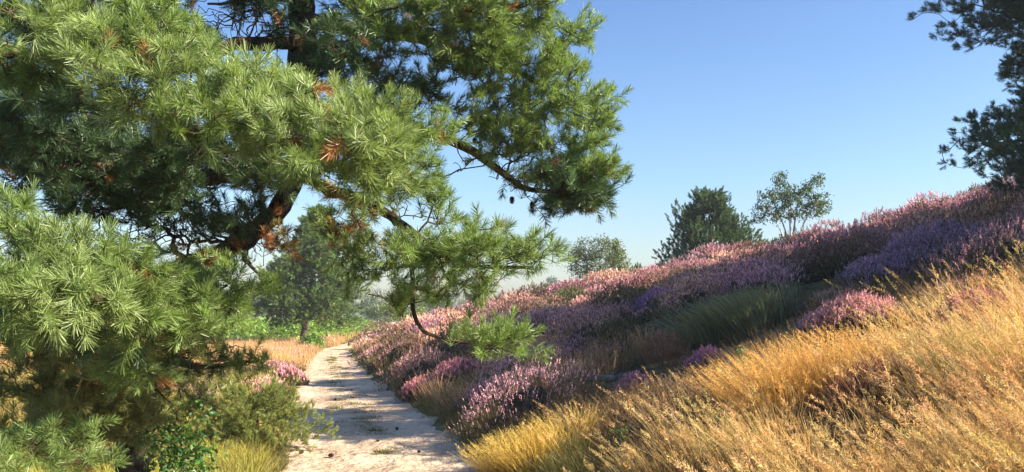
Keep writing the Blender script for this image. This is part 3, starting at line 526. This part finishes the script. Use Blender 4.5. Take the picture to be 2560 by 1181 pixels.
# bare twig tangles
BT = [(420,560,280,70,5.2,.6,260),(640,580,110,60,5.1,.4,130),(600,80,130,80,5.6,.5,120),(720,120,90,110,5.0,.3,50),(600,90,130,90,5.2,.5,70),(980,300,110,60,5.0,.4,140),(1260,420,70,40,4.9,.25,30),(300,560,260,70,5.0,.5,130),(560,560,150,60,5.2,.4,90),(1050,570,80,70,4.2,.3,28),(640,600,110,50,5.1,.4,45),(300,900,250,60,4.9,.5,90),(1120,420,60,20,4.6,.2,10),(1330,470,60,30,4.8,.2,22),(1130,680,120,60,3.9,.25,25),(500,880,120,40,4.9,.4,40),(400,430,250,60,4.6,.5,60),(1200,230,100,50,4.9,.3,26)]
pts = []; cid = []; 
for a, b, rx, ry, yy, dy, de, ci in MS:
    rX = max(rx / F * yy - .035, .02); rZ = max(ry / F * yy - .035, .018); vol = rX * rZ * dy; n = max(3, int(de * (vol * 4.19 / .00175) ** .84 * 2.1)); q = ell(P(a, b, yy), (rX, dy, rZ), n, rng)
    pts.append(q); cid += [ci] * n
pts = np.vstack(pts); cid = np.array(cid); na = len(pts)
bt = np.vstack([ell(P(a, b, yy), (rx / F * yy, dy, ry / F * yy), n, rng) for a, b, rx, ry, yy, dy, n in BT])
N_, P_, tips, dirs, nl_ = grow([trunk] + limbs, np.vstack([pts, bt]), rng, jit=.2)
print("pine attractors", na, "nodes", len(N_))
root = empty("pine_tree", base); tag(root, "big pine with crooked trunk and low spreading boughs of long needles overhanging the sandy path", "tree")
v, f = tube(trunk[:, :3], trunk[:, 3], 14, .05, 3); zt = trunk[:-1, 2]; mi = np.repeat((zt > 2.0).astype(np.int32), 14)
mesh_obj("trunk", shift([(v, f, None, mi)], base), [M_bark, M_redbark], root, smooth=True)
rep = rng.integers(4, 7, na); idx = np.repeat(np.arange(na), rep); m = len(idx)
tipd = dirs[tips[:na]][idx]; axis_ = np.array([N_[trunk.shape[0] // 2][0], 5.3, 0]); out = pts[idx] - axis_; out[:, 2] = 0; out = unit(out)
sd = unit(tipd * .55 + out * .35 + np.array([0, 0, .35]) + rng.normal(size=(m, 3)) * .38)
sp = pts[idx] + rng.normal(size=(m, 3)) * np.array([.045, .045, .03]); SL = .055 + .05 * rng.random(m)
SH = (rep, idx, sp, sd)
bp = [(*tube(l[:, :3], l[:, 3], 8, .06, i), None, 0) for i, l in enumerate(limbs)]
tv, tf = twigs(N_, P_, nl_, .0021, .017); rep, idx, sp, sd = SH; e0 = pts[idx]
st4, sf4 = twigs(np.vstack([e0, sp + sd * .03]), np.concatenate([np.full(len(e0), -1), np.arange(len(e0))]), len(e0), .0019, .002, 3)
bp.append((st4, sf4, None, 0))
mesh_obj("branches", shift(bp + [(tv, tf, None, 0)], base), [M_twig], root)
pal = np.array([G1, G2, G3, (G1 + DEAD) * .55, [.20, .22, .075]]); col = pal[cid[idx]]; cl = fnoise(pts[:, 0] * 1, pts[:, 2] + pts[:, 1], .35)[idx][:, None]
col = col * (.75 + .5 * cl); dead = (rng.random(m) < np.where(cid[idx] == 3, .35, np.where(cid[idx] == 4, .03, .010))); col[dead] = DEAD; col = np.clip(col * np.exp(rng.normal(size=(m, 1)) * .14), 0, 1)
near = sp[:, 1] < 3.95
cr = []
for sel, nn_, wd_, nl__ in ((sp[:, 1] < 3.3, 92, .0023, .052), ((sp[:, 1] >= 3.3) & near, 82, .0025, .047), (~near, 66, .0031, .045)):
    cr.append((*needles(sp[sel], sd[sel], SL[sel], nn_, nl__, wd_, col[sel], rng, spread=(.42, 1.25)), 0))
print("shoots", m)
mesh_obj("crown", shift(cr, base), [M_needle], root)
bc = np.array([P(165, 925, 4.0), P(215, 948, 3.95), P(262, 940, 3.9), P(310, 915, 3.9)]); bl_ = spline(np.hstack([bc, [[.004], [.006], [.007], [.009]]]), .02)
b2_ = spline(np.hstack([np.array([P(205, 945, 3.95), P(190, 985, 3.95), P(183, 1000, 3.95)]), [[.005], [.003], [.002]]]), .02)
b3_ = spline(np.hstack([np.array([P(200, 945, 3.95), P(180, 900, 3.97), P(160, 935, 4.0)]), [[.004], [.003], [.002]]]), .02)
mesh_obj("bare_branch", shift([(*tube(q_[:, :3], q_[:, 3], 6), None, 0) for q_ in (bl_, b2_, b3_)], base), [M_green_twig], root, smooth=True)["label"] = "pale bare curved branch without needles"
def cone_mesh(Lc, Rc):
    vs = []; fs = []; k = 0
    v, f = tube(np.array([[0, 0, 0], [0, 0, -.3 * Lc], [0, 0, -.7 * Lc], [0, 0, -Lc]]), [Rc * .4, Rc * .85, Rc * .6, Rc * .1], 8); vs.append((v, f, None, 0))
    for i in range(40):
        t = i / 40; a = i * 2.4; r_ = Rc * (.5 + .55 * math.sin(math.pi * min(1, t * .8 + .15))); z = -Lc * (.05 + .9 * t)
        o_ = np.array([math.cos(a), math.sin(a), 0]); s_ = np.array([-math.sin(a), math.cos(a), 0]); w2 = Rc * .32
        q = np.array([o_ * r_ * .6 + [0, 0, z + w2], o_ * r_ + s_ * w2 + [0, 0, z], o_ * r_ * 1.15 + [0, 0, z - w2 * .6], o_ * r_ - s_ * w2 + [0, 0, z]])
        vs.append((q, np.array([[0, 1, 2, 3]]), None, 0))
    return vs
cm = None
for a, b, yy in [(1280, 492, 4.8), (1187, 345, 4.75), (463, 420, 3.9), (1382, 372, 4.75), (1330, 505, 4.8), (702, 545, 5.2)]:
    if cm is None: cm = mesh_obj("cone", cone_mesh(.045, .016), [M_cone], root)
    else: c2 = cm.copy(); C.objects.link(c2); c2.parent = root; cm = c2
    cm.location = tuple(P(a, b, yy) - base)

# ------------------------------------------------------------------ other pines
def auto_pine(name, base, height, rad, seed, label, natt=900, needle=(26, .07, .006, .09), colr=(.07, .12, .05), lean=(0, 0), cb=.25, shape=1.0, trunk_r=None, limbs_n=22, group=None, bark=None, up=.45, shoots=2, plate=.3, crownfn=None, bark2=None, cat="tree"):
    g_ = np.random.default_rng(seed); base = np.asarray(base, float); tr = trunk_r or height * .022
    top = base + np.array([lean[0], lean[1], height]); k = 7; tt = np.linspace(0, 1, k)
    tk = np.array([[*(base + (top - base) * np.array([t_ ** .8 if t_ > 0 else 0, t_ ** .8 if t_ > 0 else 0, 1]) * t_ ** np.array([0, 0, 1])), tr * (1 - .88 * t_)] for t_ in tt]); tk[0, :3] = base - [0, 0, .1]; tk[1:-1, :2] += g_.normal(size=(k - 2, 2)) * height * .012
    tk = spline(tk, height / 60); lm = []; at = []
    for i in range(limbs_n):
        t_ = cb + (1 - cb) * ((i + .5) / limbs_n) ** .9; p0 = tk[int(t_ * (len(tk) - 1))]; az = i * 2.399 + g_.normal() * .3
        rr = rad * (crownfn(t_) if crownfn else math.sin(math.pi * min(1, ((t_ - cb) / (1 - cb)) * .78 + .22)) ** .7) * (.7 + .4 * g_.random()); hd = np.array([math.cos(az), math.sin(az), 0])
        if rr < .08: rr = .08
        e = p0[:3] + hd * rr + np.array([0, 0, rr * (up * (t_ - .1) + .02)]); mid_ = p0[:3] + hd * rr * .5 + np.array([0, 0, rr * .05])
        lr = max(tr * .32 * (1 - .6 * t_), tr * .08)
        lm.append(spline(np.array([[*p0[:3], lr], [*mid_, lr * .7], [*e, lr * .25]]), height / 50))
        na_ = max(4, int(natt / limbs_n * (.5 + rr / rad)))
        for s_ in (.55, .85, 1.0): 
            c_ = p0[:3] + (e - p0[:3]) * s_; at.append(ell(c_, (rr * .36, rr * .36, max(rr * plate, height * .035)), na_ // 3 + 1, g_))
    at.append(ell(tk[-1, :3] - [0, 0, height * .04], (rad * .16, rad * .16, height * .07), natt // 25 + 3, g_))
    at = np.vstack(at); at = at[at[:, 2] > base[2] + .04]
    N2, P2, tp, dr_, nl2 = grow([tk] + lm, at, g_, jit=.15, mid=1)
    root = empty(name, base); tag(root, label, cat, group)
    mesh_obj("trunk", shift([(*tube(tk[:, :3], tk[:, 3], 10, .05, seed), None, 0)], base), [bark or M_bark], root, smooth=True)
    tv, tf = twigs(N2, P2, nl2, tr * .03, tr * .2)
    mesh_obj("branches", shift([(*tube(l[:, :3], l[:, 3], 6), None, 0) for l in lm] + [(tv, tf, None, 0)], base), [bark2 or M_twig], root)
    ix = np.repeat(np.arange(len(at)), shoots); m_ = len(ix); o_ = at[ix] - base; o_[:, 2] = 0; o_ = unit(o_)
    d_ = unit(dr_[tp][ix] * .4 + o_ * .4 + np.array([0, 0, up]) + g_.normal(size=(m_, 3)) * .3); nn_, nl__, wd_, sl_ = needle
    cv = fnoise(at[:, 0] + at[:, 1], at[:, 2], height * .12)[ix][:, None]
    mesh_obj("crown", shift([(*needles(at[ix] + g_.normal(size=(m_, 3)) * sl_ * .3, d_, sl_ * (.7 + .6 * g_.random(m_)), nn_, nl__, wd_, jitcol(colr, m_, g_, .16, .05) * (.75 + .5 * cv), g_, spread=(.35, .95)), 0)], base), [M_farneedle], root)
    return root
def gp(px, Y): x = (px - CX) / F * Y; return np.array([x, Y, H(x, Y)])
auto_pine("pine_tree", gp(755, 38), 6.3, 2.7, 31, "leaning pine with a wide dark crown on the left bend of the path", natt=3600, needle=(30, .12, .02, .20), colr=(.12, .185, .05), lean=(.75, 0), cb=.20, trunk_r=.17, limbs_n=40, crownfn=lambda t_: (.62 + 2.6 * (t_ - .2)) if t_ < .33 else max(.1, 1.0 * (1 - (t_ - .33) / .72)))
auto_pine("young_pine", gp(1775, 33), 2.85, 2.35, 41, "bushy young pine, conical and dark green, on the hill's skyline", natt=3000, needle=(40, .09, .017, .20), colr=(.08, .135, .06), cb=.03, trunk_r=.09, limbs_n=34, up=.95, shoots=1, plate=.45, crownfn=lambda t_: max(.06, 1.0 - .92 * max(0, t_ - .05)))
rp = gp(2790, 14.5)
auto_pine("pine_tree", rp, 6.1, 2.15, 51, "dark pine at the right-hand top of the slope, its boughs reaching into the sky", natt=4000, needle=(40, .075, .006, .12), colr=(.06, .115, .07), cb=.02, trunk_r=.17, limbs_n=38, shoots=6, crownfn=lambda t_: .62 + .5 * math.sin(t_ * 9) ** 2 if t_ < .8 else 1.0 - t_ + .3)
for i, (x_, y_, h_, r_) in enumerate([(9.4, 8.6, 5.4, 1.8), (13.6, 10.2, 5.4, 2.3), (18.6, 10.6, 8.5, 3.0)]):
    auto_pine("pine_tree", (x_, y_, float(H(x_, y_))), h_, r_, 60 + i, "dark pine standing further right on the slope, shading the heather", natt=1500, needle=(24, .12, .022, .22), colr=(.045, .085, .05), cb=.12, trunk_r=.16, limbs_n=24, group="pines on the right of the slope")
auto_pine("young_pine", gp(1592, 44), 1.9, .9, 71, "tiny young pine at the foot of the hill skyline beside two leafy bushes", natt=260, needle=(18, .11, .016, .2), colr=(.075, .12, .045), cb=.05, trunk_r=.06, limbs_n=16, up=.9, plate=.5, crownfn=lambda t_: 1.05 - .9 * t_)
bb = gp(600, 8.7); bb[0] = -3.0
auto_pine("pine_shrub", (-2.95, 9.3, float(H(-2.95, 9.3))), .50, .78, 81, "low olive-green pine shrub spilling onto the path's left verge", natt=620, needle=(46, .045, .0035, .07), colr=(.20, .23, .065), cb=.02, trunk_r=.03, limbs_n=22, up=.6, shoots=2, plate=.6, crownfn=lambda t_: 1.05 - .6 * t_, cat="shrub")
auto_pine("pine_shrub", (-3.9, 7.9, float(H(-3.9, 7.9))), .6, .7, 83, "brownish pine shrub in the shade under the big pine's boughs", natt=420, needle=(40, .045, .0035, .07), colr=(.13, .12, .045), cb=.02, trunk_r=.03, limbs_n=18, up=.5, shoots=2, plate=.6, crownfn=lambda t_: 1.05 - .6 * t_, cat="shrub")

# ------------------------------------------------------------------ leafy trees and shrubs
def leafy(name, base, stems, masses, seed, label, leafn, leafsz, colr, natt=240, bark=M_palebark, r0=.006, cat="tree", group=None, flat=0.3, lf=.12, cluster=None, mat=None):
    """stems: polylines relative to base (x,y,z,r); masses: (x,y,z,rx,ry,rz,weight) relative"""
    g_ = np.random.default_rng(seed); base = np.asarray(base, float); lm = [spline(np.array([[*(base + np.array(q[:3])), q[3]] for q in s_]), .12) for s_ in stems]
    W = np.array([q[6] * (q[3] * q[4] * q[5]) ** .67 for q in masses]); W /= W.sum()
    at = np.vstack([ell(base + np.array(q[:3]), q[3:6], max(3, int(natt * w_)), g_, .25) for q, w_ in zip(masses, W)])
    N2, P2, tp, dr_, nl2 = grow(lm, at, g_, jit=.15, mid=2)
    root = empty(name, base); tag(root, label, cat, group)
    mesh_obj("trunk", shift([(*tube(l[:, :3], l[:, 3], 8, .04, i), None, 0) for i, l in enumerate(lm)], base), [bark], root, smooth=True)
    tv, tf = twigs(N2, P2, nl2, r0, r0 * 5); mesh_obj("branches", shift([(tv, tf, None, 0)], base), [M_twig], root)
    ix = g_.integers(0, len(at), leafn); cs = cluster or .09
    c_ = at[ix] + g_.normal(size=(leafn, 3)) * cs; cv = g_.normal(size=len(at))[ix] * .15
    mesh_obj("crown", shift([(*leafquads(c_, leafsz, jitcol(colr, leafn, g_, .2) * np.exp(cv)[:, None], g_, flat=flat), 0)], base), [mat or M_leaf], root)
    return root
b0 = gp(1978, 29.5); s31 = 29.5 / F
def rel(px, py, Y0, bs, dy=0): q = P(px, py, Y0); return (q[0] - bs[0], dy, q[2] - bs[2])
zb = b0[2]
st = [[(0.02, 0, -.1, .035), (*rel(1960, 560, 29.5, b0, .1), .025), (*rel(1935, 500, 29.5, b0, .2), .012)],
      [(0, 0, -.1, .045), (*rel(1975, 550, 29.5, b0), .035), (*rel(1968, 490, 29.5, b0), .018), (*rel(1950, 450, 29.5, b0), .006)],
      [(.05, .05, -.1, .04), (*rel(1990, 550, 29.5, b0, .1), .03), (*rel(2000, 500, 29.5, b0, .1), .018), (*rel(2020, 455, 29.5, b0), .006)],
      [(.08, -.05, -.1, .035), (*rel(2005, 560, 29.5, b0, -.2), .025), (*rel(2035, 510, 29.5, b0, -.3), .01)],
      [(-.05, -.05, -.1, .03), (*rel(1945, 575, 29.5, b0, -.2), .02), (*rel(1915, 525, 29.5, b0, -.3), .008)]]
ms = []
for a, b, rx, ry in [(1950,450,20,18),(1958,480,26,20),(1920,490,24,20),(1905,520,26,20),(1925,545,26,14),(1895,548,14,8),(1975,500,30,24),(2000,475,26,22),(2035,465,22,18),(2048,448,8,10),(2015,500,30,24),(2050,500,22,22),(2035,530,28,18),(2000,535,28,16),(1962,530,26,18),(1955,505,24,20),(2060,520,14,14)]:
    q = rel(a, b, 29.5, b0); ms.append((*q, rx * s31, .45, ry * s31, 1))
leafy("deciduous_tree", b0, st, ms, 91, "multi-stemmed airy round leafy tree standing on the hill's skyline", 6400, .075, (.075, .12, .04), natt=420, r0=.0055, cluster=.07)
b1 = gp(1495, 42); s42 = 42 / F
ms = [(*rel(a, b, 42, b1), rx * s42, .6, ry * s42, 1) for a, b, rx, ry in [(1480,622,44,28),(1462,648,42,28),(1500,650,40,32),(1447,672,28,20),(1438,640,18,20),(1490,685,44,24),(1512,615,18,18)]]
leafy("leafy_bush", b1, [[(0, 0, -.1, .05), (-.1, 0, 1, .03), (-.4, 0, 2.2, .01)], [(.1, 0, -.1, .05), (.3, 0, 1, .03), (.5, 0, 2, .01)]], ms, 92, "rounded grey-green leafy bush behind the heather left of the young pines", 5200, .10, (.095, .13, .06), natt=260, cluster=.12, cat="bush")
b1 = gp(1540, 43)
ms = [(*rel(a, b, 43, b1), rx * .0214, .5, ry * .0214, 1) for a, b, rx, ry in [(1538,610,10,16),(1540,635,20,20),(1545,660,28,24),(1530,645,18,24),(1555,685,26,16)]]
leafy("leafy_bush", b1, [[(0, 0, -.1, .05), (0, 0, 1.4, .03), (0, 0, 2.6, .01)]], ms, 93, "pointed yellow-green leafy bush between the rounded bush and the tiny pine", 3600, .10, (.13, .17, .05), natt=200, cluster=.1, cat="bush")
# leafy small growth near the path
bs = np.array([-9.3, 37.0, 0]); bs = gp(778, 34); 
leafy("green_shrub", bs, [[(0, 0, 0, .02), (0, 0, .5, .01)]], [(0, 0, .3, .5, .4, .32, 1), (.1, 0, .55, .25, .3, .2, 1)], 94, "small bright green shrub at the foot of the leaning pine", 2600, .09, (.14, .26, .03), natt=90, cluster=.08, cat="shrub")
leafy("glossy_shrub", (-1.98, 4.75, float(H(-1.98, 4.75))), [[(0, 0, 0, .012), (.05, 0, .7, .006)], [(.03, 0, 0, .01), (-.1, 0, .75, .005)]], [(-.05, 0, .82, .15, .16, .13, 1), (.08, -.05, .72, .15, .16, .12, 1), (.0, 0, .6, .18, .18, .12, 1), (.1, 0, .95, .08, .1, .07, .6)], 95, "glossy dark green leafy shrub under the big pine", 1500, .032, (.055, .14, .03), natt=110, cluster=.05, cat="shrub", r0=.0015)
for i, (a, b, h_, lab) in enumerate([(1215, 1000, .30, "lone green weed on the shaded verge right of the path"), (1545, 1150, .22, "small leafy green weed at the foot of the golden grass"), (1850, 970, .3, "pale green weed among the tall golden stems"), (2190, 590, .5, "spindly green seedling on the heather skyline")]):
    c = onground(a, b) if i < 3 else gp(2190, 26.5); k_ = c[1] / 10
    leafy("weed", c, [[(0, 0, -.02, .004), (.02, 0, h_ * .6, .003), (.03, 0, h_ * 1.25 + .2 * (i == 3), .0015)]], [(.02, 0, h_ * .9, h_ * .28, h_ * .28, h_ * .5, 1)], 200 + i, lab, 130, .032 * max(1, k_), (.10, .19, .035), natt=26, r0=.0012, cat="plant", cluster=.02, flat=.8)
# birches at the far bend
for i, (a, Y_, h_, r_, lab, cl_) in enumerate([(1033, 62, 3.6, 1.5, "young birch with a thin pale trunk behind the heather at the far bend", (.17, .21, .045)), (985, 66, 2.6, 1.3, "yellow-green low birch at the far bend between path and hill", (.20, .24, .05)), (1110, 78, 3.2, 1.6, "green birch half hidden behind the hanging pine boughs", (.12, .17, .045)), (945, 74, 2.4, 1.6, "round dark green birch beside the leaning pine's right edge", (.09, .14, .045))]):
    c = gp(a, Y_); g_ = np.random.default_rng(i)
    ms = [(g_.normal() * r_ * .4, g_.normal() * r_ * .3, h_ * (.35 + .6 * g_.random()), r_ * .45, r_ * .45, h_ * .16, 1) for _ in range(7)]
    leafy("birch_tree", c, [[(0, 0, -.1, .08), (.05, 0, h_ * .5, .05), (0, 0, h_, .015)]], ms, 300 + i, lab, 2600, .15, cl_, natt=160, r0=.008, cluster=.16)
# misty trees far away: individual trees, three models
rng = np.random.default_rng(400)
def model(k_, h_):
    g_ = np.random.default_rng(500 + k_); 
    if k_ == 0: ms = [(g_.normal() * .9, g_.normal() * .9, h_ * (.22 + .07 * j), 1.9 - .15 * j + g_.random() * .4, 1.8, .9, 1) for j in range(7)]
    elif k_ == 1: ms = [(g_.normal() * 1.6, g_.normal() * 1.4, h_ * (.35 + .55 * g_.random()), 1.6, 1.6, 1.0, 1) for j in range(14)]
    else: ms = [(g_.normal() * .8, g_.normal() * .8, h_ * (.25 + .08 * j), 2.0 - .17 * j, 1.6, .7, 1) for j in range(10)]
    return leafy("far_tree", (0, 0, 0), [[(0, 0, -.3, .2), (.2, 0, h_ * .5, .12), (0, 0, h_ * .93, .03)]], ms, 510 + k_, "misty tree in the distant tree line", 5200, .34, [(.13, .17, .055), (.075, .12, .05), (.05, .09, .045)][k_], natt=300, r0=.02, cluster=.3, group="misty trees in the distant tree line")
models = [model(0, 8.5), model(1, 8.0), model(2, 9.5)]
def dup(r_, loc, rz, sc, label=None):
    c_ = r_.copy(); C.objects.link(c_); c_.location = loc; c_.rotation_euler = (0, 0, rz); c_.scale = (sc, sc, sc)
    if label: c_["label"] = label
    for ch in list(r_.children): q = ch.copy(); C.objects.link(q); q.parent = c_
    return c_
sp_ = [(622, 110, 0, .72, "pale green misty birch in front of the distant tree line")] + [(a, 118 + 40 * rng.random(), int(rng.integers(0, 3)), .7 + .35 * rng.random(), None) for a in np.arange(-260, 1000, 52)]
sp_ += [(a, 150 + 45 * rng.random(), int(rng.integers(0, 3)), .8 + .4 * rng.random(), None) for a in np.arange(380, 860, 34)]
sp_ += [(a, 150 + 60 * rng.random(), int(rng.integers(0, 3)), .65 + .35 * rng.random(), None) for a in np.arange(1030, 1520, 40)]
used = [False] * 3
for a, Y_, k_, sc, lab in sp_:
    x_ = (a - CX) / F * Y_; loc = (x_, Y_, float(H(x_, Y_)) - .1); o = models[k_]
    if not used[k_]: used[k_] = True; o.location = loc; o.rotation_euler = (0, 0, rng.random() * 6); o.scale = (sc,) * 3; o["label"] = lab or o["label"]
    else: dup(o, loc, rng.random() * 6, sc, lab or "misty tree in the distant tree line")

# ------------------------------------------------------------------ litter on the path
rng = np.random.default_rng(600)
cm = mesh_obj("fallen_cone", shift(cone_mesh(.04, .017), (0, 0, -.022)), [M_cone]); tag(cm, "dark brown pine cone lying on the shaded sandy path", "pine cone", "fallen cones on the path")
first = True
for i in range(7):
    y_ = 8.2 + 7 * rng.random() ** 1.3; x_ = xl(y_) + (xr(y_) - xl(y_)) * (.05 + .9 * rng.random()); z_ = float(H(x_, y_)) + .03
    o = cm if first else cm.copy()
    if not first: C.objects.link(o)
    first = False; o.location = (x_, y_, z_ + .012); o.rotation_euler = (math.radians(80 + 20 * rng.random()), 0, rng.random() * 6.28); o.scale = (1 + .5 * rng.random(),) * 3
n = 3400; y_ = np.exp(math.log(7.5) + math.log(3) * rng.random(n)); s_ = rng.random(n); x_ = xl(y_) + (xr(y_) - xl(y_)) * s_; p_ = np.stack([x_, y_, H(x_, y_) + .034], -1)
a_ = rng.random(n) * 6.283; dv = np.stack([np.cos(a_), np.sin(a_), 0 * a_], -1); sv_ = np.stack([-np.sin(a_), np.cos(a_), 0 * a_], -1); ln = (.012 + .03 * rng.random((n, 1)))
v = np.stack([p_ - dv * ln - sv_ * .003, p_ - dv * ln + sv_ * .003, p_ + dv * ln + sv_ * .002 + [0, 0, .008], p_ + dv * ln - sv_ * .002 + [0, 0, .008]], 1).reshape(-1, 3)
tag(mesh_obj("litter", [(v, np.arange(4 * n).reshape(-1, 4), np.repeat(jitcol((.13, .075, .04), n, rng, .4), 4, 0), 0)], [M_grass]), "brown needles and bits strewn over the sandy path", "litter", kind="stuff")

# ------------------------------------------------------------------ haze
me = bpy.data.meshes.new("haze"); import bmesh
bm = bmesh.new(); bmesh.ops.create_cube(bm, size=1); bm.to_mesh(me); bm.free()
hz = bpy.data.objects.new("haze", me); C.objects.link(hz); hz.location = (0, 115, 6.5); hz.scale = (450, 360, 17)
mh = bpy.data.materials.new("thin_haze"); mh.use_nodes = True; mt = mh.node_tree; mt.nodes.remove(mt.nodes["Principled BSDF"])
pv = mt.nodes.new("ShaderNodeVolumePrincipled"); pv.inputs["Density"].default_value = .0009; pv.inputs["Color"].default_value = (.85, .92, 1, 1); pv.inputs["Anisotropy"].default_value = .2
mt.links.new(pv.outputs[0], mt.nodes["Material Output"].inputs["Volume"]); me.materials.append(mh)
tag(hz, "pale morning haze between the far trees", "haze", kind="stuff")
